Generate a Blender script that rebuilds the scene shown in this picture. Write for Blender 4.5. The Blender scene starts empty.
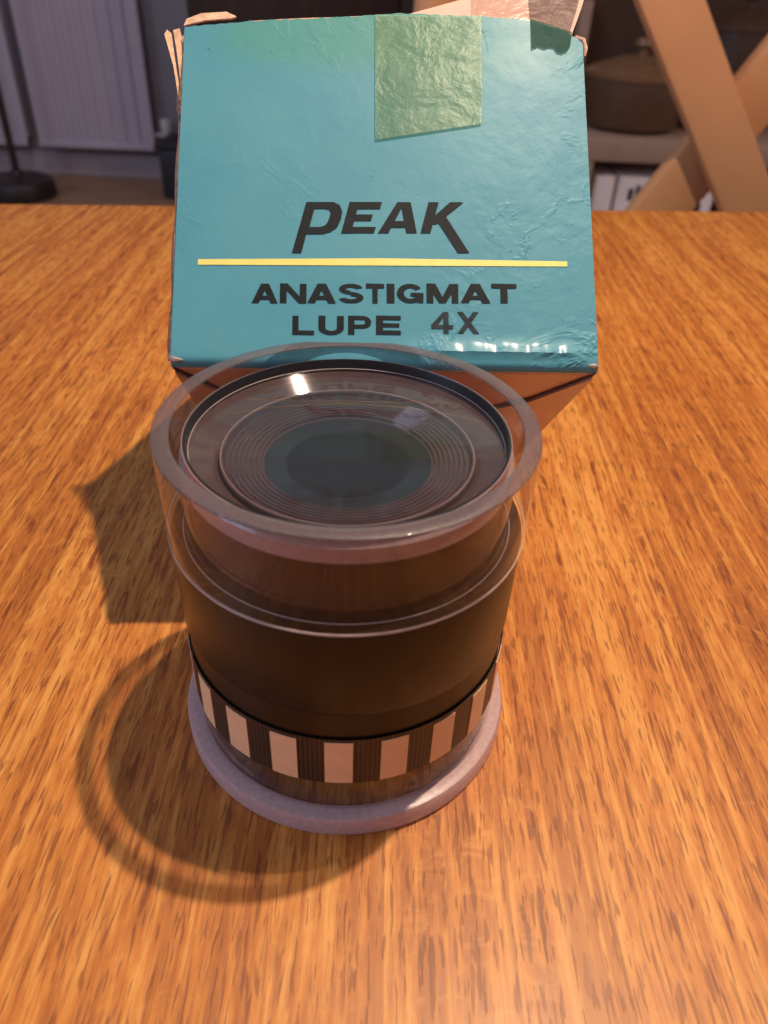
import bpy, bmesh, math, random
from mathutils import Vector, Matrix
random.seed(7)
MM = 0.001
PI = math.pi
C = bpy.context.scene.collection
sc = bpy.context.scene

# ------------------------------------------------------------------ camera
F_PX, PITCH, ROLL, CAM_H = 759.02, math.radians(36.52), math.radians(2.47), 0.1229
cam_d = bpy.data.cameras.new('camera')
cam_d.sensor_fit = 'VERTICAL'
cam_d.sensor_height = 24.0
cam_d.lens = F_PX / 1024 * 24.0
cam_d.clip_start = 0.01
cam_d.clip_end = 30
cam_d.dof.use_dof = True
cam_d.dof.focus_distance = 0.150
cam_d.dof.aperture_fstop = 15.0
cam = bpy.data.objects.new('camera', cam_d)
C.objects.link(cam)
fw = Vector((0, math.cos(PITCH), -math.sin(PITCH)))
rt0 = Vector((1, 0, 0))
up0 = rt0.cross(fw)
rt = rt0 * math.cos(ROLL) + up0 * math.sin(ROLL)
up = -rt0 * math.sin(ROLL) + up0 * math.cos(ROLL)
m = Matrix((rt, up, -fw)).transposed().to_4x4()
m.translation = Vector((0, 0, CAM_H))
cam.matrix_world = m
sc.camera = cam

# ------------------------------------------------------------------ world, lights, exposure
sc.view_settings.view_transform = 'Standard'
sc.view_settings.look = 'None'
sc.view_settings.gamma = 1
sc.view_settings.exposure = 0.0
sc.view_settings.use_curve_mapping = False
sc.cycles.max_bounces = 14
sc.cycles.transparent_max_bounces = 32
sc.cycles.transmission_bounces = 14
world = bpy.data.worlds.new('room_light')
sc.world = world
world.use_nodes = True
bg = world.node_tree.nodes['Background']
bg.inputs['Color'].default_value = (0.70, 0.62, 0.72, 1)
bg.inputs['Strength'].default_value = 0.28


def area_lamp(name, loc, target, size, power, col):
    d = bpy.data.lights.new(name, 'AREA')
    d.shape = 'DISK'
    d.size = size
    d.energy = power
    d.color = col
    o = bpy.data.objects.new(name, d)
    C.objects.link(o)
    o.location = loc
    o.rotation_euler = (Vector(target) - Vector(loc)).to_track_quat('-Z', 'Y').to_euler()
    return o


area_lamp('ceiling_lamp', (0.1284, 0.1851, 0.5812), (-0.01, 0.12, 0), 0.012, 3.65, (1.0, 0.80, 0.58))
area_lamp('window_daylight', (-2.2, -0.6, 1.3), (0, 0.2, 0), 1.2, 22, (0.55, 0.72, 1.0))
area_lamp('shelf_fill_light', (1.7, 0.9, 1.2), (0.6, 2.2, -0.3), 0.2, 10.0, (1.0, 0.68, 0.48))  # added warm fill, no real fixture: lifts the dim shelf background
area_lamp('radiator_fill_light', (-0.9, 1.6, 1.5), (-1.3, 3.6, -0.4), 0.3, 6.5, (1.0, 0.84, 0.86))  # second added fill, brightens the radiator wall without touching the box


# ------------------------------------------------------------------ node helpers
def s2l(c):
    return tuple(((x / 255) / 12.92 if x / 255 <= 0.04045 else ((x / 255 + 0.055) / 1.055) ** 2.4) for x in c) + (1,)


class NT:
    def __init__(s, name):
        s.m = bpy.data.materials.new(name)
        s.m.use_nodes = True
        s.t = s.m.node_tree
        s.t.nodes.clear()
        s.out = s.t.nodes.new('ShaderNodeOutputMaterial')

    def n(s, typ, ins=None, **kw):
        nd = s.t.nodes.new(typ)
        for k, v in kw.items():
            setattr(nd, k, v)
        for k, v in (ins or {}).items():
            if hasattr(v, 'links') and hasattr(v, 'is_output'):
                s.t.links.new(v, nd.inputs[k])
            else:
                nd.inputs[k].default_value = v
        return nd

    def surf(s, sock):
        s.t.links.new(sock, s.out.inputs['Surface'])
        return s.m

    def coord(s, scale=(1, 1, 1), which='Object', loc=(0, 0, 0), rot=(0, 0, 0)):
        tc = s.n('ShaderNodeTexCoord')
        mp = s.n('ShaderNodeMapping', {'Vector': tc.outputs[which], 'Scale': scale, 'Location': loc, 'Rotation': rot})
        return mp.outputs[0]

    def noise(s, vec, scale=1, detail=3, rough=.5, dist=0):
        return s.n('ShaderNodeTexNoise', {'Vector': vec, 'Scale': scale, 'Detail': detail, 'Roughness': rough, 'Distortion': dist}).outputs['Fac']

    def ramp(s, fac, stops, interp='LINEAR'):
        r = s.n('ShaderNodeValToRGB', {'Fac': fac})
        cr = r.color_ramp
        cr.interpolation = interp
        while len(cr.elements) < len(stops):
            cr.elements.new(.5)
        for e, (p, c) in zip(cr.elements, stops):
            e.position = p
            e.color = c if len(c) == 4 else (*c, 1)
        return r.outputs['Color']

    def mix(s, fac, a, b, blend='MIX'):
        nd = s.n('ShaderNodeMix', data_type='RGBA', blend_type=blend)
        for idx, v in ((0, fac), (6, a), (7, b)):
            if hasattr(v, 'is_output'):
                s.t.links.new(v, nd.inputs[idx])
            else:
                nd.inputs[idx].default_value = v
        return nd.outputs[2]

    def math(s, op, a, b=0.0, c=0.0, clamp=False):
        nd = s.n('ShaderNodeMath', operation=op, use_clamp=clamp)
        for i, v in enumerate((a, b, c)):
            if hasattr(v, 'is_output'):
                s.t.links.new(v, nd.inputs[i])
            else:
                nd.inputs[i].default_value = v
        return nd.outputs[0]

    def bump(s, h, strength=.3, dist=.001):
        return s.n('ShaderNodeBump', {'Height': h, 'Strength': strength, 'Distance': dist}).outputs[0]

    def bsdf(s, col, rough=.5, normal=None, **kw):
        ins = {'Base Color': col, 'Roughness': rough}
        ins.update({k.replace('_', ' '): v for k, v in kw.items()})
        if normal is not None:
            ins['Normal'] = normal
        return s.n('ShaderNodeBsdfPrincipled', ins).outputs[0]


def two_sided_fresnel(t, ior, normal=None):
    """Fresnel reflectance of a thin wall, the same from both of its sides"""
    bf = t.n('ShaderNodeNewGeometry').outputs['Backfacing']
    i = t.math('ADD', t.math('MULTIPLY', bf, 1 / ior - ior), ior)
    ins = {'IOR': i}
    if normal is not None:
        ins['Normal'] = normal
    return t.n('ShaderNodeFresnel', ins).outputs[0]


def gray(v):
    return (v, v, v, 1)


def simple(name, rgb, rough=.5, var=.12, scale=60, bumps=.05, **kw):
    t = NT(name)
    col = s2l(rgb)
    n = t.noise(t.coord(), scale, 4)
    c = t.ramp(n, [(.3, tuple(x * (1 - var) for x in col[:3])), (.7, tuple(min(1, x * (1 + var)) for x in col[:3]))])
    return t.surf(t.bsdf(c, rough, t.bump(n, bumps, .001), **kw))


def oak(name, light, mid, dark, coat=.3, sx=1.0, board0=None, board_w=.149, rot=(0, 0, 0), pore=1.0, fleck=1.0):
    """oak with grain along the object's Y axis (after rot)"""
    t = NT(name)
    base = t.coord(rot=rot)
    sep = t.n('ShaderNodeSeparateXYZ', {0: base})
    X, Y, Z = sep.outputs
    # slow wander of the grain
    w = t.noise(t.n('ShaderNodeVectorMath', {0: base, 1: (9, 2.6, 9)}, operation='MULTIPLY').outputs[0], 1, 2)
    X2 = t.math('ADD', X, t.math('MULTIPLY', t.math('SUBTRACT', w, .5), .018))
    if board0 is not None:
        bi = t.math('FLOOR', t.math('DIVIDE', t.math('SUBTRACT', X, board0), board_w))
        wn = t.n('ShaderNodeTexWhiteNoise', {'W': bi}, noise_dimensions='1D').outputs['Value']
        Y2 = t.math('ADD', Y, t.math('MULTIPLY', wn, 3.7))
    else:
        wn = None
        Y2 = Y
    vec = t.n('ShaderNodeCombineXYZ', {0: X2, 1: Y2, 2: Z}).outputs[0]

    def sc_(a, b, c=None):
        return t.n('ShaderNodeVectorMath', {0: vec, 1: (a * sx, b * sx, (a if c is None else c) * sx)}, operation='MULTIPLY').outputs[0]
    rings = t.noise(sc_(430, 22), 1, 3, .6)
    bands = t.noise(sc_(26, 2.2), 1, 2)
    fine = t.noise(sc_(900, 120), 1, 3, .65)
    pores = t.noise(sc_(900, 90), 1, 2, .5)
    pores2 = t.noise(sc_(1500, 150), 1, 1, .5)
    zone = t.noise(sc_(30, 8), 1, 2)
    flk = t.noise(t.n('ShaderNodeVectorMath', {0: vec, 1: (130 * sx, 210 * sx, 130 * sx)}, operation='MULTIPLY').outputs[0], 1, 3, .6, 1.6)
    mixv = t.math('ADD', t.math('MULTIPLY', rings, .55), t.math('ADD', t.math('MULTIPLY', bands, .22), t.math('MULTIPLY', fine, .31)))
    col = t.ramp(mixv, [(.44, dark), (.53, mid), (.63, light)])
    # large mottling
    big = t.noise(base, 6, 2)
    col = t.mix(t.math('MULTIPLY', big, .35), col, mid)
    # bright ray flecks
    fk = t.math('MULTIPLY', t.ramp(flk, [(.54, gray(0)), (.66, gray(1))]), t.ramp(zone, [(.44, gray(0)), (.60, gray(1))]))
    col = t.mix(t.math('MULTIPLY', fk, .42 * fleck), col, light)
    # dark pores
    pz = t.ramp(rings, [(.36, gray(1)), (.60, gray(.25))])
    pm = t.math('MULTIPLY', t.ramp(pores, [(.57, gray(0)), (.615, gray(1))]), pz)
    pm2 = t.ramp(pores2, [(.60, gray(0)), (.66, gray(.75))])
    pm = t.math('MAXIMUM', pm, pm2)
    lines = t.ramp(t.noise(sc_(430, 5), 1, 2, .5), [(.37, gray(1)), (.43, gray(0))])
    col = t.mix(t.math('MULTIPLY', lines, .6), col, dark)
    pd = (dark[0] * .50, dark[1] * .40, dark[2] * .34, 1)
    col = t.mix(t.math('MULTIPLY', pm, .85 * pore), col, pd)
    if wn is not None:
        tint = t.ramp(wn, [(0, (.90, .84, .72, 1)), (.5, (1, 1, 1, 1)), (1, (1.0, .93, .95, 1))])
        col = t.mix(1.0, col, tint, 'MULTIPLY')
        fr = t.math('FRACT', t.math('DIVIDE', t.math('SUBTRACT', X, board0), board_w))
        ln = t.math('MAXIMUM', t.ramp(fr, [(0, gray(1)), (.006, gray(0))]), t.ramp(fr, [(.997, gray(0)), (1, gray(1))]))
        col = t.mix(t.math('MULTIPLY', ln, .25), col, pd)
    h = t.math('SUBTRACT', t.math('MULTIPLY', fine, .3), t.math('MULTIPLY', pm, .6))
    ro = t.math('ADD', .40, t.math('MULTIPLY', fine, .16))
    return t.surf(t.bsdf(col, ro, t.bump(h, .22, .0003), Coat_Weight=coat, Coat_Roughness=.28))


def clear_plastic(name, tint=(.97, .95, .96, 1), rough=.03, haze=0.0, haze_col=(.5, .42, .46, 1), ior=1.49, hrough=.35):
    """transparent wall: see-through with Fresnel reflection and a little haze"""
    t = NT(name)
    fr = two_sided_fresnel(t, ior)
    tr = t.n('ShaderNodeBsdfTransparent', {'Color': tint}).outputs[0]
    gl = t.n('ShaderNodeBsdfGlossy', {'Color': gray(1), 'Roughness': rough}).outputs[0]
    sh = t.n('ShaderNodeMixShader', {0: fr, 1: tr, 2: gl}).outputs[0]
    if haze:
        n = t.noise(t.coord(), 900, 3)
        pb = t.bsdf(haze_col, hrough, t.bump(n, .15, .0003))
        hz = t.math('MULTIPLY', t.math('ADD', .75, t.math('MULTIPLY', n, .5)), haze)
        sh = t.n('ShaderNodeMixShader', {0: hz, 1: sh, 2: pb}).outputs[0]
    return t.surf(sh)


# ------------------------------------------------------------------ mesh helpers
def obj(name, bm, mat, parent=None, smooth=True, sharp=35):
    me = bpy.data.meshes.new(name)
    bmesh.ops.remove_doubles(bm, verts=bm.verts, dist=1e-7)
    bmesh.ops.recalc_face_normals(bm, faces=bm.faces)
    if smooth:
        for f in bm.faces:
            f.smooth = True
        for e in bm.edges:
            if len(e.link_faces) == 2 and e.calc_face_angle(0) > math.radians(sharp):
                e.smooth = False
    bm.to_mesh(me)
    bm.free()
    for mt in (mat if isinstance(mat, (list, tuple)) else [mat]):
        me.materials.append(mt)
    o = bpy.data.objects.new(name, me)
    C.objects.link(o)
    if parent:
        o.parent = parent
    return o


def thing(name, label, cat, loc=(0, 0, 0), rotz=0, group=None):
    o = bpy.data.objects.new(name, None)
    o.empty_display_size = .02
    C.objects.link(o)
    o.location = loc
    o.rotation_euler = (0, 0, rotz)
    o['label'] = label
    o['category'] = cat
    if group:
        o['group'] = group
    return o


def struct(name, bm, mat):
    o = obj(name, bm, mat)
    o['kind'] = 'structure'
    return o


def box(bm, x0, x1, y0, y1, z0, z1, bev=0.0, mat=None):
    r = bmesh.ops.create_cube(bm, size=1)
    vs = r['verts']
    for v in vs:
        v.co = Vector((x0 + (v.co.x + .5) * (x1 - x0), y0 + (v.co.y + .5) * (y1 - y0), z0 + (v.co.z + .5) * (z1 - z0)))
    if bev > 0:
        es = list({e for v in vs for e in v.link_edges})
        vs = bmesh.ops.bevel(bm, geom=es, offset=bev, segments=2, affect='EDGES', profile=.5)['verts']
    if mat is not None:
        bmesh.ops.transform(bm, matrix=mat, verts=list({v for v in vs}), space=Matrix())
    return bm


def nb():
    return bmesh.new()


def lathe(bm, prof, seg=128, closed=True, cx=0, cy=0):
    """prof: list of (r,z); closed joins the last point to the first"""
    rows = []
    for r, z in prof:
        if r < 1e-9:
            rows.append([bm.verts.new((cx, cy, z))])
        else:
            rows.append([bm.verts.new((cx + r * math.cos(2 * PI * k / seg), cy + r * math.sin(2 * PI * k / seg), z)) for k in range(seg)])
    n = len(rows)
    for i in range(n if closed else n - 1):
        a, b = rows[i], rows[(i + 1) % n]
        if len(a) == 1 and len(b) == 1:
            continue
        for k in range(seg):
            k2 = (k + 1) % seg
            if len(a) == 1:
                bm.faces.new((a[0], b[k], b[k2]))
            elif len(b) == 1:
                bm.faces.new((a[k], b[0], a[k2]))
            else:
                bm.faces.new((a[k], b[k], b[k2], a[k2]))
    return bm


def tube(bm, pts, rad, seg=12):
    pts = [Vector(p) for p in pts]
    rows = []
    for i, p in enumerate(pts):
        d = (pts[min(i + 1, len(pts) - 1)] - pts[max(i - 1, 0)]).normalized()
        a = d.orthogonal().normalized() if not rows else (pa - d * pa.dot(d)).normalized()
        pa = a
        b = d.cross(a)
        rr = rad[i] if isinstance(rad, (list, tuple)) else rad
        rows.append([bm.verts.new(p + (a * math.cos(2 * PI * k / seg) + b * math.sin(2 * PI * k / seg)) * rr) for k in range(seg)])
    for i in range(len(rows) - 1):
        for k in range(seg):
            bm.faces.new((rows[i][k], rows[i][(k + 1) % seg], rows[i + 1][(k + 1) % seg], rows[i + 1][k]))
    bm.faces.new(rows[0])
    bm.faces.new(rows[-1])
    return bm


# ------------------------------------------------------------------ the room
FLOOR_Z = -0.75
WALL_Y = 3.66
M_floor = oak('floor_boards', s2l((186, 146, 116)), s2l((164, 126, 98)), s2l((132, 98, 76)), coat=.1, sx=.25, pore=.3, rot=(0, 0, PI / 2))
M_wall = simple('wall_paint', (150, 146, 158), .8, .04, 12, .02)
M_skirt = simple('skirting_paint', (176, 168, 176), .5, .03, 20)
bm = nb(); box(bm, -3.2, 3.0, -2.0, WALL_Y + .2, FLOOR_Z - .1, FLOOR_Z); struct('floor', bm, M_floor)
bm = nb(); box(bm, -3.2, 3.0, WALL_Y, WALL_Y + .15, FLOOR_Z, 1.75); struct('wall_back', bm, M_wall)
bm = nb(); box(bm, -3.2, 3.0, WALL_Y - .018, WALL_Y, FLOOR_Z, FLOOR_Z + .10, .006); struct('baseboard_back', bm, M_skirt)

# ------------------------------------------------------------------ table
M_table = oak('oiled_oak_top', s2l((226, 158, 78)), s2l((202, 124, 50)), s2l((166, 92, 32)), coat=.12, board0=-.0790)
M_tleg = oak('oiled_oak_frame', s2l((200, 130, 70)), s2l((170, 100, 48)), s2l((130, 70, 30)), coat=.2, sx=.6, rot=(PI / 2, 0, 0))


def build_table():
    root = thing('dining_table', 'orange-brown oiled oak table top with dark grain streaks, under the magnifier and box', 'table', (0, 0, FLOOR_Z))
    zt = -FLOOR_Z
    # slightly skewed far edge
    fl = (-.72, .4444 - (.72 - .226) * .119)
    fr_ = (.78, .4991 + (.78 - .2327) * .119)
    pts = [(-.72, -.42), (.78, -.42), fr_, fl]
    bm = nb()
    top = [bm.verts.new((x, y, zt)) for x, y in pts]
    bot = [bm.verts.new((x, y, zt - .032)) for x, y in pts]
    bm.faces.new(top); bm.faces.new(bot[::-1])
    for i in range(4):
        bm.faces.new((top[i], bot[i], bot[(i + 1) % 4], top[(i + 1) % 4]))
    es = [e for e in bm.edges]
    bmesh.ops.bevel(bm, geom=es, offset=.003, segments=3, affect='EDGES')
    obj('tabletop', bm, M_table, root)
    bm = nb(); box(bm, -.66, .72, -.36, -.34, zt - .12, zt - .032); box(bm, -.66, .72, .34, .36, zt - .12, zt - .032)
    box(bm, -.66, -.64, -.36, .36, zt - .12, zt - .032); box(bm, .70, .72, -.36, .36, zt - .12, zt - .032)
    obj('apron', bm, M_tleg, root)
    for x in (-.66, .66):
        for y in (-.37, .31):
            bm = nb(); box(bm, x, x + .06, y, y + .06, 0, zt - .032, .004)
            obj('leg', bm, M_tleg, root)


build_table()

# ------------------------------------------------------------------ carton (local frame: u right, v up the front face, d into the box)
BOX_W, BOX_H, BOX_D = 79.27, 69.25, 85.0
tl, yb = math.radians(45.55), math.radians(3.64)
AX = Vector((math.cos(yb), math.sin(yb), 0))
YH = Vector((-math.sin(yb), math.cos(yb), 0))
AV = YH * math.sin(tl) + Vector((0, 0, math.cos(tl)))
AD = YH * math.cos(tl) - Vector((0, 0, math.sin(tl)))
ORG = Vector((-.5, 128.48, 60.9))


def bp(u, v, d):
    return (ORG + AX * u + AV * v + AD * d) * MM


def card_print(name='teal_printed_card'):
    t = NT(name)
    base = t.coord()
    n1 = t.noise(base, 55, 4)
    n2 = t.noise(base, 260, 5, .6)
    cr = t.noise(base, 75, 4, .55, .25)
    c0 = s2l((80, 148, 168)); c1 = s2l((90, 156, 172))
    col = t.ramp(n1, [(.3, c0), (.7, c1)])
    # old yellowed glue stain along the top edge
    g = t.n('ShaderNodeVectorMath', {0: base, 1: tuple(AV)}, operation='DOT_PRODUCT').outputs['Value']
    g0 = (ORG.dot(AV)) * MM
    v = t.math('MULTIPLY', t.math('SUBTRACT', g, g0), 1000.0)
    gu = t.n('ShaderNodeVectorMath', {0: base, 1: tuple(AX)}, operation='DOT_PRODUCT').outputs['Value']
    u = t.math('MULTIPLY', t.math('SUBTRACT', gu, ORG.dot(AX) * MM), 1000.0)
    vv = t.math('ADD', v, t.math('MULTIPLY', n1, 7.0))
    st = t.ramp(t.math('DIVIDE', t.math('SUBTRACT', vv, 60.0), 20.0), [(.12, gray(0)), (.42, gray(1))])
    sl = t.ramp(t.math('DIVIDE', t.math('ADD', u, 40.0), 80.0), [(.04, gray(0)), (.16, gray(1)), (.60, gray(1)), (.70, gray(.3))])
    col = t.mix(t.math('MULTIPLY', t.math('MULTIPLY', st, sl), .60), col, s2l((78, 150, 130)))
    # scuffs
    sf = t.ramp(t.noise(base, 380, 6, .7, 1.0), [(.66, gray(0)), (.72, gray(1))])
    sm = t.ramp(t.noise(base, 30, 2), [(.52, gray(0)), (.66, gray(1))])
    col = t.mix(t.math('MULTIPLY', t.math('MULTIPLY', sf, sm), .35), col, s2l((190, 205, 200)))
    sp = t.ramp(t.noise(base, 420, 3, .5), [(.755, gray(0)), (.77, gray(1))])
    col = t.mix(t.math('MULTIPLY', sp, .7), col, s2l((40, 60, 66)))
    wr = t.ramp(t.math('DIVIDE', t.math('ADD', u, 40.0), 80.0), [(.48, gray(.10)), (.85, gray(1))])
    rg = t.ramp(t.math('ABSOLUTE', t.math('SUBTRACT', t.noise(base, 48, 5, .6, .6), .5)), [(.0, gray(1)), (.035, gray(0))])
    rz = t.ramp(t.noise(base, 36, 2), [(.50, gray(0)), (.60, gray(1))])
    rg = t.math('MULTIPLY', t.math('MULTIPLY', rg, rz), t.math('MULTIPLY', wr, .55))
    hb = t.math('ADD', t.math('ADD', t.math('MULTIPLY', cr, wr), rg), t.math('MULTIPLY', n2, .14))
    rough = t.math('ADD', .40, t.math('MULTIPLY', n2, .12))
    return t.surf(t.bsdf(col, rough, t.bump(hb, .42, .0012), Coat_Weight=.10, Coat_Roughness=.16, Specular_IOR_Level=.22))


M_print = card_print()
M_edge = simple('worn_card_edge', (176, 140, 122), .8, .35, 500, .3)
M_card = simple('grey_card_inside', (226, 186, 170), .75, .05, 150, .05)
M_under = simple('plain_card_underside', (206, 160, 140), .38, .05, 60, .05, Coat_Weight=.2)
M_ink = simple('black_printing_ink', (20, 28, 34), .6, .25, 500, .02, Specular_IOR_Level=.2)
M_ink2 = simple('stamped_grey_ink', (40, 50, 56), .6, .4, 700, .02, Specular_IOR_Level=.2)
M_yellow = simple('yellow_printing_ink', (240, 228, 124), .45, .05, 300, .02)
M_seam = simple('folded_seam_shade', (88, 60, 52), .7, .2, 300, .05)

carton = thing('cardboard_box', 'worn teal cardboard box with black lettering and yellow line, leaning behind the magnifier', 'box',
               (0, 0, 0))


def top_v(u):
    pts = [(-39.7, 69.2), (-27, 71.0), (-11.2, 72.4), (2.8, 73.9), (18.9, 74.0), (29.1, 73.4), (35.1, 71.7), (39.7, 69.3)]
    for (a, va), (b, vb) in zip(pts, pts[1:]):
        if u <= b:
            return va + (vb - va) * (max(u, a) - a) / (b - a)
    return pts[-1][1]


def sheet(name, grid, thick_dir, th, mat, parent, mat_edge=None):
    """closed sheet out of a grid of points, thickened along thick_dir (world mm)"""
    bm = nb()
    R, K = len(grid), len(grid[0])
    A = [[bm.verts.new(p) for p in row] for row in grid]
    B = [[bm.verts.new(p + thick_dir * th * MM) for p in row] for row in grid]
    for i in range(R - 1):
        for j in range(K - 1):
            bm.faces.new((A[i][j], A[i][j + 1], A[i + 1][j + 1], A[i + 1][j]))
            f = bm.faces.new((B[i][j], B[i + 1][j], B[i + 1][j + 1], B[i][j + 1]))
            if mat_edge: f.material_index = 1
    ring = [(0, j) for j in range(K)] + [(i, K - 1) for i in range(1, R)] + [(R - 1, j) for j in range(K - 2, -1, -1)] + [(i, 0) for i in range(R - 2, 0, -1)]
    for (i, j), (k, l) in zip(ring, ring[1:] + ring[:1]):
        f = bm.faces.new((A[i][j], A[k][l], B[k][l], B[i][j]))
        if mat_edge: f.material_index = 1
    return obj(name, bm, [mat, mat_edge] if mat_edge else mat, parent)


# front panel: rounded over its lower edge, wavy torn top edge
NU, NV = 80, 60
grid = []
RR = 1.8
for j in range(NV + 1):
    row = []
    for i in range(NU + 1):
        u = -BOX_W / 2 + BOX_W * i / NU
        if j <= 8:
            a = (PI / 2) * (1 - j / 8)
            v = RR - RR * math.sin(a); d = RR - RR * math.cos(a)
        else:
            v = RR + (top_v(u) - RR) * (j - 8) / (NV - 8)
            d = 0
            if j == NV:
                v += random.uniform(-.18, .12)
            k = max(0, (v - 62) / 12)
            d -= (.05 * math.sin(u * .16 + 2.2) + .17) * k * k * (1 if v > 62 else 0)
            w_ = max(0, min(1, (u + 2) / 14)) * max(0, min(1, (39 - u) / 5))
            d += -(.75 + .12 * math.sin(u * 2.1) + .1 * math.sin(u * 5.3)) * w_ * math.exp(-((v - 3.2) / 1.5) ** 2)
        row.append(bp(u, v, d))
    grid.append(row)
front = sheet('front_panel', grid, AD, .6, M_print, carton, M_card)
for s in (-1, 1):
    u0 = s * BOX_W / 2
    g = [[bp(u0 - s * .02, v, d) for d in (.3, 2, 30, 60, BOX_D)] for v in (1.2, 20, 45, 68.8)]
    sheet('side_panel', g, -AX * s, .6, M_print, carton, M_card)
g = [[bp(u, v, BOX_D) for v in (0, 30, 69)] for u in (-39.6, 0, 39.6)]
sheet('back_panel', g, -AD, .6, M_print, carton, M_card)
# bottom closure: two locking flaps meeting on diagonal seams
g = [[bp(u, .0, d) for d in (1.4, 20, 50, BOX_D - .1)] for u in (-39.5, -20, 0, 20, 39.5)]
under = sheet('bottom_panel', g, AV, .6, M_under, carton)


def tri(bm, pts, n, th):
    a = [bm.verts.new(p) for p in pts]
    b = [bm.verts.new(p + n * th * MM) for p in pts]
    bm.faces.new(a); bm.faces.new(b[::-1])
    for i in range(len(pts)):
        k = (i + 1) % len(pts)
        bm.faces.new((a[i], b[i], b[k], a[k]))


for s in (-1, 1):
    bm = nb()
    tri(bm, [bp(s * 39.2, -.05, 2.4), bp(s * 39.2, -.05, 70), bp(s * 12, -.05, 60), bp(s * 6, -.05, 34), bp(s * 24.8, -.05, 23), bp(s * 30.7, -.05, 17.6)], -AV, .7)
    obj('locking_flap', bm, M_under, carton)
    bm = nb()
    L = [(39.3, .9), (30.7, 16.1), (24.8, 21.5), (6, 32.6)]
    tri(bm, [bp(s * a, -.05, b) for a, b in L] + [bp(s * a, -.05, b + 1.3) for a, b in reversed(L)], -AV, .25)
    obj('flap_seam', bm, M_seam, carton)
# rear top flap folded down to the table behind the box: it props the box
zt_back = bp(0, 69, BOX_D).z / MM
for (ua, ub) in ((-38, 38),):
    P0 = [bp(u, 69.2, BOX_D - .3) for u in (ua, 0, ub)]
    P1 = [Vector((p.x, p.y + .006, .0006)) for p in P0]
    mid = [(a * .5 + b * .5) + Vector((0, .002, 0)) for a, b in zip(P0, P1)]
    sheet('prop_flap', [P0, mid, P1], YH, .6, M_print, carton, M_card)
# raised torn flap at the top right, pale inside facing the camera
fl_pts = [(1.0, 73.0), (2.8, 74.6), (17, 80.2), (30, 83.5), (42.5, 85.5), (40.5, 79), (37.6, 71.0), (29, 72.5), (18, 73.2)]
bm = nb()
tri(bm, [bp(u, v, 1.1 + max(0, v - 72) * .12) for u, v in fl_pts], AD, .7)
obj('torn_flap', bm, M_card, carton)
# torn paper along the left edge and the top left corner
bm = nb()
N = 46
rowA, rowB = [], []
for i in range(N + 1):
    v = 1 + 66.5 * i / N
    wv = .62 + .16 * math.sin(i * .55) + random.uniform(-.05, .05) + (.25 if i > 34 else 0)
    rowA.append((v, .1)); rowB.append((v, wv))
for k in range(N):
    pts = [bp(-BOX_W / 2 + .12, rowA[k][0], .12), bp(-BOX_W / 2 - rowB[k][1], rowB[k][0], .5),
           bp(-BOX_W / 2 - rowB[k + 1][1], rowB[k + 1][0], .5), bp(-BOX_W / 2 + .12, rowA[k + 1][0], .12)]
    a = [bm.verts.new(p) for p in pts]; b = [bm.verts.new(p + AD * .5 * MM) for p in pts]
    bm.faces.new(a); bm.faces.new(b[::-1])
    for q in range(4):
        bm.faces.new((a[q], b[q], b[(q + 1) % 4], a[(q + 1) % 4]))
obj('torn_edge', bm, M_edge, carton)


def curl(name, pts, r, mat):
    bm = nb(); tube(bm, [bp(*p) for p in pts], [x * MM for x in r], 8)
    obj(name, bm, mat, carton)


M_torn = simple('torn_paper', (222, 180, 150), .85, .25, 600, .3)
for loop_, lift in (([(-40.2, 54), (-41.3, 60), (-43.4, 67.2), (-43.0, 68.4), (-42.1, 67.6), (-41.2, 62), (-40.3, 57)], -.3),
                    ([(-40.1, 58), (-41.0, 64), (-41.9, 68.6), (-40.6, 68.9), (-39.9, 66)], .3),
                    ([(-39.7, 69.2), (-39.3, 70.8), (-36.5, 72.2), (-31.5, 72.6), (-29.6, 71.8), (-30.5, 71.0), (-35.5, 70.5)], -.35)):
    bm = nb()
    tri(bm, [bp(u, v, lift + .25 * math.sin(v * 1.3 + u)) for u, v in loop_], AD, .35)
    obj('paper_tear', bm, M_torn, carton)
curl('paper_curl', [(-27.5, 71.1, .3), (-18, 72.0, .3), (-8, 72.7, .3), (3, 74.0, .3)], [.12, .2, .28, .15], M_torn)
curl('paper_curl', [(38.2, 70.4, .2), (39.8, 69.4, -.1), (40.2, 67.6, 0), (40.0, 66.2, .3)], [.3, .45, .4, .2], M_torn)
curl('bent_corner', [(-39.8, 1.5, .5), (-38.8, 1.0, .2), (-37.4, 1.0, .4)], [.55, .6, .25], simple('scuffed_corner', (150, 130, 125), .5, .3, 600, .2))
curl('bent_corner', [(37.8, 1.2, .3), (39.0, 1.0, .2), (39.6, 1.0, .7)], [.25, .5, .5], simple('scuffed_corner_pale', (176, 158, 150), .5, .3, 600, .2))


# sticky tape
def tape_mat(name, tint, haze, hcol, rough, coat=.35):
    t = NT(name)
    b = t.coord()
    n = t.noise(b, 120, 4, .55, .3)
    fr = two_sided_fresnel(t, 1.5, t.bump(n, .3, .0008))
    tr = t.n('ShaderNodeBsdfTransparent', {'Color': tint}).outputs[0]
    pb = t.bsdf(hcol, rough, t.bump(n, .55, .0012), Coat_Weight=coat, Coat_Roughness=.14)
    sh = t.n('ShaderNodeMixShader', {0: t.math('ADD', haze, t.math('MULTIPLY', n, .15)), 1: tr, 2: pb}).outputs[0]
    return t.surf(sh)


M_tape = tape_mat('yellowed_clear_tape', (.86, .95, .84, 1), .22, s2l((126, 162, 144)), .38)
M_tape2 = tape_mat('dark_old_tape', (.62, .72, .68, 1), .22, s2l((60, 100, 92)), .7, 0.0)


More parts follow.
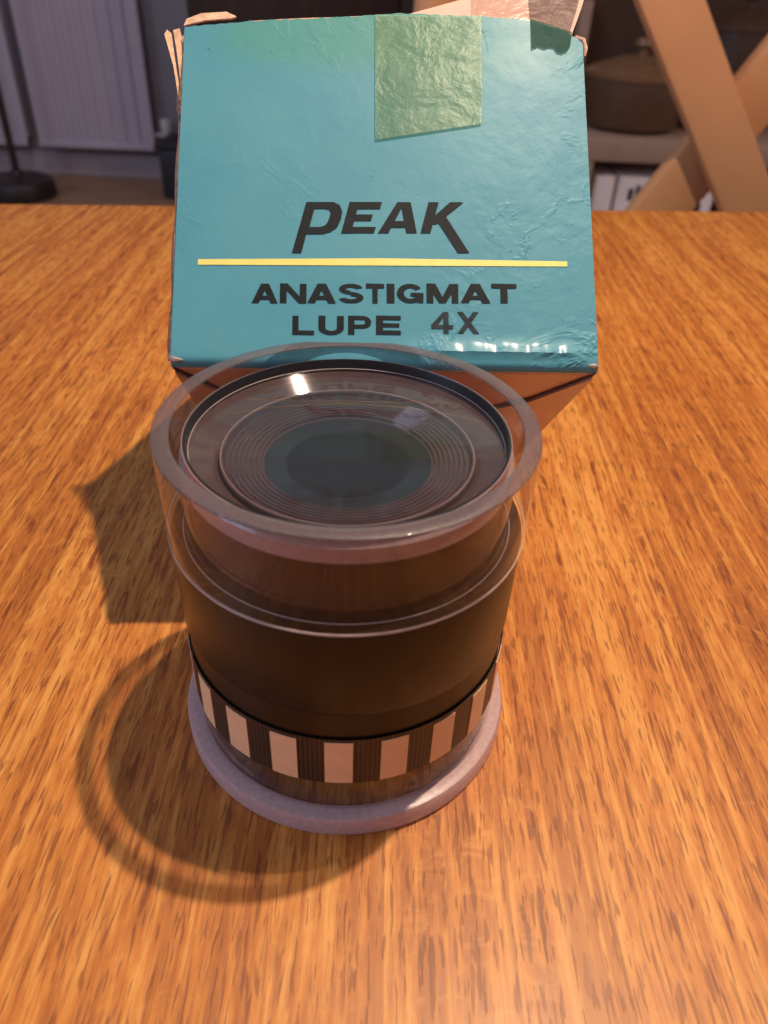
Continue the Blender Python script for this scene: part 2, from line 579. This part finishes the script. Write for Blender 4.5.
def flat_sheet(name, loop, off, mat, th=.06, dfn=None):
    bm = nb()
    a = [bm.verts.new(bp(u, v, -off - th + (dfn(u, v) if dfn else 0))) for u, v in loop]
    b = [bm.verts.new(bp(u, v, -off + (dfn(u, v) if dfn else 0))) for u, v in loop]
    bm.faces.new(a); bm.faces.new(b[::-1])
    for i in range(len(loop)):
        k = (i + 1) % len(loop)
        bm.faces.new((a[i], b[i], b[k], a[k]))
    return obj(name, bm, mat, carton, smooth=False)


tp = [(-2.24, 73.2), (19.2, 73.9)]
tp += [(19.2 - .6 * k / 12 + random.uniform(-.12, .12), 73.9 - 23.9 * k / 12) for k in range(1, 12)]
tp += [(18.56, 49.98), (8.09, 47.9), (-2.27, 45.85)]
flat_sheet('sticky_tape', tp, .36, M_tape)
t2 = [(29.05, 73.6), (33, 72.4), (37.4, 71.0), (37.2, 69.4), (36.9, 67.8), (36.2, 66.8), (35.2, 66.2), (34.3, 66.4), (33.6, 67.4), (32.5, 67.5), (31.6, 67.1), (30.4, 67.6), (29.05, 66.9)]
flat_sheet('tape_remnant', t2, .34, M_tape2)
# tape carried up over the pale flap
bm = nb()
tri(bm, [bp(u, v, .95 + (v - 72) * .12) for u, v in [(17.5, 74.2), (17.5, 80.2), (29.3, 83.2), (29.3, 74.0)]], -AD, .06)
obj('sticky_tape', bm, tape_mat('clear_tape_on_flap', (.97, .93, .90, 1), .25, s2l((226, 190, 176)), .25), carton)
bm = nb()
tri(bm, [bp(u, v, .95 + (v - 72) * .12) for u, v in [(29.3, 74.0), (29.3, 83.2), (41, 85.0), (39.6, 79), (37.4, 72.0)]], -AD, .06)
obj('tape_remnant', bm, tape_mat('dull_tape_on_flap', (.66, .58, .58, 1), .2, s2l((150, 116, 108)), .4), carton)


# ---- printing
def polys(name, faces, mat, off=.10):
    bm = nb()
    for q_, f in enumerate(faces):
        bm.faces.new([bm.verts.new(bp(u, v, -off - .004 * (q_ % 12))) for u, v in f])
    o = obj(name, bm, mat, front, smooth=False)
    return o


def frame(outer, hole):
    """quads between an outer and an inner loop of equal length"""
    n = len(outer)
    return [[outer[i], outer[(i + 1) % n], hole[(i + 1) % n], hole[i]] for i in range(n)]


def px(x, y):  # logo drawn on a 768 x 307 grid, mapped onto the face
    u = -17.95 + (x - 42) * (33.6 / 684)
    v = 32.65 - (y - 50) * (10.4 / 192) + (x - 95) * (.80 / 620)
    return (u, v)


P = lambda L: [px(*q) for q in L]
pk = []
pk += [P([(95, 50), (128, 50), (78, 242), (42, 242)])]
pk += frame(P([(95, 50), (200, 50), (224, 62), (234, 85), (230, 112), (215, 145), (190, 163), (160, 171), (85, 171)]),
            P([(126, 76), (168, 76), (182, 80), (189, 90), (186, 106), (177, 128), (166, 140), (148, 145), (108, 145)]))
pk += [P([(262, 50), (300, 50), (268, 168), (230, 168)]), P([(262, 50), (388, 50), (381, 76), (255, 76)]),
       P([(275, 97), (352, 97), (345, 122), (268, 122)]), P([(270, 144), (364, 144), (357, 168), (264, 168)])]
pk += [P([(448, 50), (476, 50), (412, 168), (372, 168)]), P([(460, 50), (500, 50), (523, 168), (482, 168)]), P([(420, 122), (500, 122), (504, 147), (410, 147)])]
pk += [P([(570, 50), (610, 50), (576, 168), (537, 168)]), P([(582, 112), (655, 50), (708, 50), (600, 134), (572, 134)]),
       P([(596, 112), (634, 100), (726, 243), (682, 243)])]
polys('brand_lettering', pk, M_ink)

polys('printed_line', [[(-35.3, 19.45), (34.5, 20.7), (34.5, 21.75), (-.8, 21.55), (-35.3, 20.55)]], M_yellow)


def rc(x0, y0, x1, y1, c=0.0, corners='abcd'):
    """rectangle with optionally cut corners: a=bottom left b=bottom right c=top right d=top left"""
    p = []
    p += [(x0, y0 + c), (x0 + c * .8, y0)] if 'a' in corners and c else [(x0, y0)]
    p += [(x1 - c * .8, y0), (x1, y0 + c)] if 'b' in corners and c else [(x1, y0)]
    p += [(x1, y1 - c), (x1 - c * .8, y1)] if 'c' in corners and c else [(x1, y1)]
    p += [(x0 + c * .8, y1), (x0, y1 - c)] if 'd' in corners and c else [(x0, y1)]
    return p


def arcq(cx, cy, rx, ry, wx, wy, a0, a1, n=8):
    out = []
    for k in range(n):
        t0 = math.radians(a0 + (a1 - a0) * k / n); t1 = math.radians(a0 + (a1 - a0) * (k + 1) / n)
        out.append([(cx + rx * math.cos(t0), cy + ry * math.sin(t0)), (cx + rx * math.cos(t1), cy + ry * math.sin(t1)),
                    (cx + (rx - wx) * math.cos(t1), cy + (ry - wy) * math.sin(t1)), (cx + (rx - wx) * math.cos(t0), cy + (ry - wy) * math.sin(t0))])
    return out


GL = {
    'A': [[(0, 0), (.27, 0), (.62, 1), (.35, 1)], [(1, 0), (.73, 0), (.38, 1), (.65, 1)], rc(.2, .18, .8, .38)],
    'N': [rc(0, 0, .25, 1), rc(.75, 0, 1, 1), [(0, 1), (.28, 1), (1, 0), (.72, 0)]],
    'S': arcq(.5, .725, .47, .275, .26, .19, 15, 265, 12) + arcq(.5, .285, .49, .285, .26, .20, -165, 90, 12) + [rc(.45, .44, .6, .57)],
    'T': [rc(0, .77, 1, 1), rc(.36, 0, .64, 1)],
    'I': [rc(0, 0, 1, 1)],
    'G': arcq(.5, .5, .5, .5, .26, .22, 35, 325, 20) + [rc(.52, .36, 1, .54), rc(.76, .03, 1, .5)],
    'M': [rc(0, 0, .21, 1), rc(.79, 0, 1, 1), [(.0, 1), (.28, 1), (.6, 0), (.4, 0)], [(1, 1), (.72, 1), (.4, 0), (.6, 0)]],
    'L': [rc(0, 0, .28, 1), rc(0, 0, 1, .23)],
    'U': [rc(0, .3, .27, 1), rc(.73, .3, 1, 1)] + arcq(.5, .36, .5, .36, .27, .2, 180, 360, 12),
    'P': [rc(0, 0, .27, 1), rc(0, .79, .65, 1), rc(0, .33, .65, .53)] + arcq(.62, .665, .38, .335, .26, .205, -90, 90, 10),
    'E': [rc(0, 0, .28, 1), rc(0, .78, 1, 1), rc(0, .4, .94, .6), rc(0, 0, 1, .22)],
    '4': [rc(.56, 0, .80, 1), rc(0, .22, 1, .40), [(0, .40), (.0, .24), (.24, .3), (.62, .84), (.56, 1)]],
    'X': [[(0, 0), (.26, 0), (1, 1), (.74, 1)], [(0, 1), (.26, 1), (1, 0), (.74, 0)]],
}


def word(name, letters, v0f, h, mat):
    fs = []
    for ch, ua, ub in letters:
        for poly in GL[ch]:
            fs.append([(ua + (ub - ua) * x, v0f((ua + ub) / 2) + h * y) for x, y in poly])
    polys(name, fs, mat)


ux = [(-25.2, -20.4), (-20.0, -15.1), (-14.9, -9.6), (-9.2, -4.4), (-4.0, -.6), (-.1, 1.35), (1.8, 6.8), (7.4, 13.4), (13.8, 19.5), (19.7, 24.5)]
word('printed_word', [(c, a, b) for c, (a, b) in zip('ANASTIGMAT', ux)], lambda u: 12.6 + .0205 * u, 3.85, M_ink)
word('printed_word', [('L', -17.6, -13.6), ('U', -12.8, -8.1), ('P', -7.3, -3.0), ('E', -2.1, 2.5)], lambda u: 6.4 + .0205 * u, 3.7, M_ink)
word('stamped_mark', [('4', 8.2, 12.3), ('X', 13.1, 17.2)], lambda u: 6.55 + .02 * u, 4.3, M_ink2)

# ------------------------------------------------------------------ the loupe
LX, LY, LH = -6.10, 103.0, 64.07
lupe = thing('magnifying_loupe', 'cylindrical loupe with clear plastic collar, dark body and striped band, before the teal box', 'magnifier',
             (LX * MM, LY * MM, 0))


def L(prof):
    return [(r * MM, z * MM) for r, z in prof]


M_clear = clear_plastic('clear_acrylic', haze=.016, haze_col=s2l((190, 160, 168)), ior=1.36)
M_rim = clear_plastic('satin_cut_acrylic', haze=.70, haze_col=s2l((98, 86, 90)), hrough=.42)
M_foot = clear_plastic('milky_acrylic', haze=.68, haze_col=s2l((218, 182, 182)), hrough=.32)
M_body = simple('black_brown_enamel', (26, 18, 15), .32, .15, 300, .05, Specular_IOR_Level=.35)
M_black = simple('black_anodised_metal', (30, 26, 30), .32, .15, 300, .05)
M_collar = clear_plastic('pale_plastic_collar', haze=.6, haze_col=s2l((176, 154, 158)), hrough=.3)
M_bore = simple('dark_lens_bore', (88, 73, 71), .07, .1, 300, .0)

# clear wall: thick over the lens, open at both ends
bm = nb()
lathe(bm, L([(29.85, 63.9), (29.9, 60), (29.5, 47.2)]), 160, closed=False)
lathe(bm, L([(26.6, 47.2), (26.9, 60), (27.15, 63.9)]), 160, closed=False)
obj('clear_collar', bm, M_clear, lupe)
bm = nb()
lathe(bm, L([(29.85, 63.9), (29.75, 64.15), (29.55, 64.25), (27.5, 64.25), (27.25, 64.15), (27.15, 63.9)]), 160, closed=False)
obj('collar_rim', bm, M_rim, lupe)
# dark body
bm = nb()
lathe(bm, L([(25.0, 46.6), (28.8, 46.6), (29.2, 46.2), (29.25, 45.6), (29.05, 29.7), (28.9, 29.2), (28.6, 28.9), (28.6, 13.2), (28.3, 12.8), (24.0, 12.8), (23.5, 13.5), (23.5, 44.0), (24.0, 46.0)]), 160)
obj('body', bm, M_body, lupe)
bm = nb()
lathe(bm, L([(29.35, 46.85), (29.6, 46.85), (29.6, 47.15), (29.35, 47.15)]), 160)
lathe(bm, L([(27.0, 46.7), (27.15, 46.7), (27.15, 46.85), (27.0, 46.85)]), 160)
obj('joint_ring', bm, clear_plastic('polished_joint', haze=.6, haze_col=s2l((214, 196, 190)), hrough=.2), lupe)
# clear lower wall and milky foot
bm = nb()
lathe(bm, L([(28.75, 23.0), (29.0, 4.6)]), 160, closed=False)
lathe(bm, L([(28.0, 12.7), (28.2, 4.6)]), 160, closed=False)
obj('clear_skirt', bm, M_clear, lupe)
bm = nb()
lathe(bm, L([(31.0, 0.05), (31.3, .4), (31.35, 3.6), (31.0, 4.3), (29.6, 4.7), (28.4, 4.5), (28.0, 3.8), (28.0, .05)]), 160)
obj('foot_ring', bm, M_foot, lupe)

# striped band around the lower body, built cell by cell
M_white = simple('pale_strip_cell', (232, 190, 152), .6, .04, 400, .05)


def line_mat():
    t = NT('black_strip_cell_with_fine_lines')
    tc = t.coord()
    sep = t.n('ShaderNodeSeparateXYZ', {0: tc})
    ang = t.math('ARCTAN2', sep.outputs[1], sep.outputs[0])
    s = t.math('SINE', t.math('MULTIPLY', ang, 360.0 / 2 * 1.3))
    col = t.ramp(t.math('MULTIPLY', t.math('ADD', s, 1), .5), [(.55, s2l((30, 22, 20))), (.95, s2l((70, 52, 44)))])
    return t.surf(t.bsdf(col, .4))


M_lines = line_mat()


def band_cell(bm, a0, a1, r, z0, z1, th=.18, n=6, flare=lambda a: 0, zf=lambda a: 0):
    rows = []
    for k in range(n + 1):
        a = math.radians(a0 + (a1 - a0) * k / n)
        rr = r + flare(math.degrees(a))
        zo = zf(math.degrees(a))
        rows.append([bm.verts.new(Vector((math.cos(a) * q, math.sin(a) * q, z)) * MM) for q, z in ((rr, z0 + zo), (rr, z1 + zo), (rr - th, z1 + zo), (rr - th, z0 + zo))])
    for A, B in zip(rows, rows[1:]):
        for q in range(4):
            bm.faces.new((A[q], A[(q + 1) % 4], B[(q + 1) % 4], B[q]))
    bm.faces.new(rows[0]); bm.faces.new(rows[-1])


band_root = None
bm = nb()
A0 = -90 + 1.1 - 4.5


def flare(a):
    return 0.0 if a < -12 else .5 * (a + 12) / 24


zfun = lambda a: 0
# backing strip of the band
band_cell(bm, -90 - 128, 12, 28.98, 11.9, 23.2, .12, 160, flare)
band = obj('striped_band', bm, M_lines, lupe)
k = 0
for i in range(-7, 6):
    a = A0 + 18 * i
    bm = nb()
    top = 22.5 + random.uniform(-.15, .1)
    band_cell(bm, a, a + 9.0, 29.12, 12.2 + random.uniform(-.15, .15), top, .12, 8, flare)
    obj('pale_cell', bm, M_white, band)

# lens cell: retaining ring, pale collar, barrel
bm = nb()
lathe(bm, L([(25.3, 57.0), (25.35, 62.3), (25.25, 62.45), (25.05, 62.45), (24.95, 62.3), (24.9, 58.5), (24.6, 57.0)]), 160)
ret = obj('retaining_ring', bm, M_black, lupe)
bm = nb()
lathe(bm, L([(26.1, 57.0), (26.2, 59.6), (25.9, 60.0), (25.6, 60.2), (25.6, 62.3), (25.4, 62.35), (25.4, 57.0)]), 160)
obj('pale_collar', bm, M_collar, lupe)
bm = nb()
lathe(bm, L([(25.3, 46.6), (25.3, 57.0), (24.2, 57.0), (24.2, 46.6)]), 160)
obj('lens_barrel', bm, simple('barrel_enamel', (18, 13, 12), .4, .1, 300, .05, Specular_IOR_Level=.25), lupe)
# stepped bore under the top lens
prof = [(24.9, 60.4), (20.4, 57.7), (20.3, 58.6), (20.0, 58.8), (19.7, 58.6), (19.5, 57.9)]
r, z = 19.5, 57.9
while r > 14.5:
    prof += [(r - .22, z - .28), (r - .50, z - .28), (r - .58, z - .03), (r - .80, z - .03)]
    r -= .80; z -= .10
prof += [(14.0, z - .1), (13.8, z - .45), (9.9, z - 1.25), (9.9, z - 1.5), (0, z - 1.9)]
zq = z
bm = nb(); lathe(bm, L(prof), 160, closed=False)
obj('lens_bore', bm, M_bore, lupe)
bm = nb(); lathe(bm, L([(13.4, zq - .50), (11.8, zq - .70), (9.9, zq - .86), (9.9, zq - 1.1), (11.8, zq - .9), (13.4, zq - .7)]), 160)
obj('polished_bevel', bm, simple('polished_bevel_metal', (104, 96, 96), .08, .03, 300, .0, Metallic=.9), lupe)
bm = nb(); lathe(bm, L([(0, zq - 1.05), (9.2, zq - .95), (9.6, zq - .85), (9.9, zq - .95), (9.9, zq - 1.3), (0, zq - 1.4)]), 120, closed=False)
obj('aperture_disc', bm, simple('aperture_black', (28, 22, 22), .22, .05, 300, .0, Specular_IOR_Level=.3), lupe)
M_hair = simple('polished_ring_edge', (166, 150, 152), .25, .03, 300, .0)
for rr_, zz_ in ((20.05, 58.82), (24.75, 60.75)):
    bm = nb(); lathe(bm, L([(rr_ - .09, zz_), (rr_, zz_ + .08), (rr_ + .09, zz_), (rr_, zz_ - .08)]), 160)
    obj('ring_edge', bm, M_hair, lupe)


def lens_profile(R, ze_top, sag_top, ze_bot, sag_bot, n=14):
    p = []
    for k in range(n + 1):
        rr = R * k / n
        p.append((rr, ze_top + sag_top * (1 - (rr / R) ** 2)))
    for k in range(n, -1, -1):
        rr = R * k / n
        p.append((rr, ze_bot + sag_bot * (1 - (rr / R) ** 2)))
    return p


def glass_mat(name, ior, tint):
    t = NT(name)
    fr = two_sided_fresnel(t, ior)
    tr = t.n('ShaderNodeBsdfTransparent', {'Color': tint}).outputs[0]
    gl = t.n('ShaderNodeBsdfGlossy', {'Color': (1, 1, 1, 1), 'Roughness': .008}).outputs[0]
    return t.surf(t.n('ShaderNodeMixShader', {0: fr, 1: tr, 2: gl}).outputs[0])


M_glass = glass_mat('coated_lens_glass', 1.27, (.96, .93, .94, 1))
bm = nb(); lathe(bm, L(lens_profile(24.85, 60.7, 1.8, 60.5, -.2)), 160, closed=False)
obj('front_lens', bm, M_glass, lupe)
bm = nb(); lathe(bm, L(lens_profile(19.4, 59.2, -1.7, 59.15, -1.9)), 160, closed=False)
obj('middle_lens', bm, M_glass, lupe)

# ------------------------------------------------------------------ chair behind the table
M_chair = simple('light_oak_chair', (212, 154, 108), .5, .06, 24, .03)


def beam(bm, a, b, w, t, ydir=Vector((0, 1, 0)), bev=.003):
    """flat bar from a to b: w across in the plane normal to ydir, t along ydir"""
    a, b = Vector(a), Vector(b)
    d = (b - a).normalized()
    y = (ydir - d * ydir.dot(d)).normalized()
    x = y.cross(d)
    L_ = (b - a).length
    M4 = Matrix((x, y, d)).transposed().to_4x4()
    M4.translation = a
    bm2 = nb(); box(bm2, -w / 2, w / 2, -t / 2, t / 2, 0, L_, bev)
    bmesh.ops.transform(bm2, matrix=M4, verts=bm2.verts)
    me = bpy.data.meshes.new('tmp'); bm2.to_mesh(me); bm2.free()
    bm.from_mesh(me); bpy.data.meshes.remove(me)


def build_chair():
    ox, oy = .222, .62
    root = thing('dining_chair', 'pale wooden chair with crossed back slats, beyond the far edge of the table', 'chair', (ox, oy, FLOOR_Z))
    zt = -FLOOR_Z

    def W(x, z):  # world coords on the back plane to chair coords
        return (x - ox, 0, z + zt)
    bm = nb(); beam(bm, W(.125, .173), W(.357, -.145), .038, .018); obj('back_slat', bm, M_chair, root)
    bm = nb()
    a = W(.363, .215); b = W(.133, -.165)
    a = (a[0], .021, a[2]); b = (b[0], .021, b[2])
    beam(bm, a, b, .041, .018); obj('back_slat', bm, M_chair, root)
    for s in (-1, 1):
        bm = nb(); tube(bm, [(s * .20, .012, .0), (s * .20, .012, .44), (s * .20, .012, 1.02)], [.016, .020, .015], 16)
        obj('back_post', bm, M_chair, root)
        bm = nb(); beam(bm, (s * .19, -.38, 0), (s * .19, -.38, .43), .036, .036); obj('front_leg', bm, M_chair, root)
    bm = nb(); beam(bm, (-.20, .012, .975), (.20, .012, .975), .028, .07, Vector((0, 0, 1))); obj('top_rail', bm, M_chair, root)
    bm = nb(); beam(bm, (-.20, .012, .575), (.20, .012, .575), .024, .045, Vector((0, 0, 1))); obj('lower_rail', bm, M_chair, root)
    bm = nb(); box(bm, -.215, .215, -.41, .0, .43, .458, .008); obj('seat', bm, M_chair, root)


build_chair()

# ------------------------------------------------------------------ radiator on the back wall
M_rad = simple('radiator_enamel', (188, 180, 196), .45, .03, 10, .02)


def build_radiator(x0, x1, ribs_at, label, valve):
    y = WALL_Y - .11
    z0, z1 = -.585, -.02
    root = thing('radiator', label, 'radiator', ((x0 + x1) / 2, y, z0), 0, 'white panel radiators on the back wall')
    hw = (x1 - x0) / 2
    # corrugated front panel
    bm = nb()
    pitch = .056
    n = int((2 * hw - .04) / pitch)
    prof = [(-hw, .0), (-hw + .02, .0)]
    xs = -hw + .02
    for k in range(n):
        q = xs + k * pitch
        prof += [(q + .008, .010), (q + .026, .010), (q + .034, 0), (q + .050, 0)]
    prof += [(hw, 0)]
    front_, back_ = [], []
    for zz in (0, z1 - z0):
        front_.append([bm.verts.new((a, -b, zz)) for a, b in prof])
        back_.append([bm.verts.new((a, -b + .012, zz)) for a, b in prof])
    for k in range(len(prof) - 1):
        bm.faces.new((front_[0][k], front_[0][k + 1], front_[1][k + 1], front_[1][k]))
        bm.faces.new((back_[0][k], back_[1][k], back_[1][k + 1], back_[0][k + 1]))
        bm.faces.new((front_[0][k], back_[0][k], back_[0][k + 1], front_[0][k + 1]))
        bm.faces.new((front_[1][k], front_[1][k + 1], back_[1][k + 1], back_[1][k]))
    for k in (0, -1):
        bm.faces.new((front_[0][k], front_[1][k], back_[1][k], back_[0][k]))
    obj('front_panel', bm, M_rad, root)
    for za in (-.028, z1 - z0 + .001):
        bm = nb(); box(bm, -hw, hw, -.014, .0, za, za + .028, .004); obj('edge_seam', bm, M_rad, root)
    bm = nb(); box(bm, -hw + .01, hw - .01, .06, .075, .0, z1 - z0, .004); obj('rear_panel', bm, M_rad, root)
    for xa in (-hw + .1, hw - .14):
        bm = nb(); box(bm, xa, xa + .04, .012, .11, .1, .14); obj('bracket', bm, M_rad, root)
    if valve:
        bm = nb(); tube(bm, [(hw, .03, .03), (hw + .05, .03, .03), (hw + .055, .03, .0), (hw + .055, .03, -.165)], .009, 12); obj('pipe', bm, M_rad, root)
        bm = nb(); lathe(bm, [(0, .02), (.022, .02), (.024, .03), (.024, .085), (.018, .095), (0, .095)], 24, False, hw + .052, .03); obj('valve_head', bm, simple('valve_plastic', (200, 196, 200), .5), root)


build_radiator(-1.555, -1.058, 0, 'white ribbed radiator beside the box, its right end and valve showing', True)
build_radiator(-2.45, -1.605, 0, 'white ribbed radiator at the far left edge, behind the lamp pole', False)

# floor lamp
M_dark = simple('dark_bronze', (46, 36, 36), .45, .2, 80)
lamp = thing('floor_lamp', 'dark floor lamp base and thin pole standing before the radiator at left', 'lamp', (-1.555, 3.27, FLOOR_Z))
bm = nb(); lathe(bm, [(0, 0), (.135, 0), (.140, .012), (.138, .05), (.128, .068), (.10, .078), (.03, .085), (.02, .10), (0, .10)], 48, False); obj('base', bm, M_dark, lamp)
bm = nb(); tube(bm, [(0, 0, .08), (0, 0, .7), (0, 0, 1.45)], .014, 16); obj('pole', bm, M_dark, lamp)
bm = nb(); lathe(bm, [(.20, 1.38), (.13, 1.66), (.126, 1.66), (.196, 1.38)], 48); obj('lamp_shade', bm, simple('lamp_shade_linen', (150, 130, 110), .8), lamp)

# dark storage box beside the radiator
crate = thing('storage_box', 'small dark lidded box on the floor right of the radiator', 'box', (-.925, 3.42, FLOOR_Z))
bm = nb(); box(bm, -.055, .10, -.10, .10, 0, .19, .01); obj('body', bm, simple('dark_blue_grey_plastic', (44, 44, 54), .5), crate)
bm = nb(); box(bm, -.06, .105, -.107, .107, .19, .215, .006); obj('lid', bm, simple('dark_lid', (38, 36, 44), .5), crate)

# tall dark cupboard against the back wall
M_cup = oak('dark_stained_wood', s2l((74, 50, 40)), s2l((58, 38, 30)), s2l((44, 28, 22)), coat=.1, sx=.4, rot=(PI / 2, 0, 0))
cup = thing('cupboard', 'tall dark brown cupboard against the back wall, seen over the box', 'cupboard', (-.02, 3.36, FLOOR_Z))
bm = nb(); box(bm, -.74, .74, -.22, .24, 0, 2.1, .004); obj('carcass', bm, M_cup, cup)
for s in (-1, 1):
    bm = nb(); x0, x1 = (-.725, -.005) if s < 0 else (.005, .725)
    box(bm, x0, x1, -.242, -.221, .08, 2.07, .003)
    d = obj('door', bm, M_cup, cup)
    bm = nb(); tube(bm, [(s * .05, -.243, 1.0), (s * .05, -.262, 1.0)], .012, 16); obj('knob', bm, M_dark, d)

# ------------------------------------------------------------------ shelf unit at the right with pots and boxes
SX0, SX1, SY = .490, 1.45, 2.22
M_shelf = simple('pale_shelf_wood', (170, 142, 124), .6, .06, 20)
M_back = simple('dark_shelf_back', (76, 52, 40), .7, .15, 15)
shelf = thing('shelf_unit', 'open shelf unit with pale boards and dark back, behind the crossed chair slats', 'shelf', (SX0, SY, FLOOR_Z))
sw = SX1 - SX0
bm = nb(); box(bm, 0, .035, 0, .38, 0, .47, .003); obj('upright', bm, M_shelf, shelf)
bm = nb(); box(bm, sw - .035, sw, 0, .38, 0, .47, .003); obj('upright', bm, M_shelf, shelf)
bm = nb(); box(bm, .0, sw, -.005, .38, .435, .492, .003); obj('shelf_board', bm, M_shelf, shelf)
bm = nb(); box(bm, .035, sw - .035, .0, .38, .10, .13, .003); obj('shelf_board', bm, M_shelf, shelf)
bm = nb(); box(bm, .0, sw, .385, .40, 0, 1.75, .002); obj('back_panel', bm, M_back, shelf)
bm = nb(); box(bm, .0, .03, .32, .385, .492, .78, .002); obj('rear_post', bm, M_shelf, shelf)
bm = nb(); box(bm, .0, sw, .12, .385, 1.10, 1.14, .002); obj('shelf_board', bm, M_back, shelf)
zs = FLOOR_Z + .492


def pot(x, y, R, H, label, body_rgb, lid_rgb):
    root = thing('casserole', label, 'pot', (x, y, zs + .001))
    mb = simple('pot_glaze', body_rgb, .4, .15, 30, Coat_Weight=.2)
    ml = simple('lid_glaze', lid_rgb, .38, .15, 30, Coat_Weight=.3)
    bm = nb(); lathe(bm, [(0, 0), (R * .72, 0), (R * .88, H * .10), (R * .97, H * .35), (R, H * .8), (R, H), (R * .95, H), (R * .93, H * .3), (0, H * .08)], 64, False)
    obj('body', bm, mb, root)
    bm = nb(); lathe(bm, [(R * 1.03, H + .001), (R * 1.04, H + .012), (R * .9, H + .024), (R * .4, H + .048), (0, H + .054), (0, H + .047), (R * .4, H + .04), (R * .88, H + .015), (R * .94, H + .001)], 64, False)
    ld = obj('lid', bm, ml, root)
    bm = nb(); lathe(bm, [(0, H + .050), (.012, H + .052), (.013, H + .066), (.028, H + .075), (.024, H + .09), (0, H + .094)], 32, False); obj('knob', bm, ml, ld)


pot(.642, SY + .165, .142, .125, 'dark brown lidded casserole on the pale shelf, between the box and the chair slat', (96, 70, 50), (132, 100, 72))
pot(.905, SY + .185, .105, .24, 'tall dark lidded pot on the shelf, seen in the gap above the slat crossing', (72, 52, 42), (84, 62, 50))

# white boxes on the lower shelf
M_wb = simple('white_card', (244, 236, 236), .6, .04, 30)
M_txt = simple('dark_print', (60, 56, 64), .6)


def carton_small(x, w, h, label, marks):
    root = thing('small_carton', label, 'box', (x, SY + .03, FLOOR_Z + .131), 0, 'white cartons on the low shelf')
    bm = nb(); box(bm, 0, w, 0, .22, 0, h, .003); obj('body', bm, M_wb, root)
    for (a, b, c, d) in marks:
        bm = nb(); box(bm, a, b, -.0012, -.0002, c, d); obj('printed_mark', bm, M_txt, root)


carton_small(.545, .055, .262, 'narrow white carton on the low shelf, next to the teal box edge', [])
carton_small(.614, .13, .262, 'wider white carton with dark print on the low shelf', [(.028, .042, .20, .232), (.048, .060, .19, .24), (.064, .082, .20, .222)])
carton_small(.762, .12, .23, 'white carton on the low shelf, glimpsed below the chair slat crossing', [(.06, .09, .15, .2)])
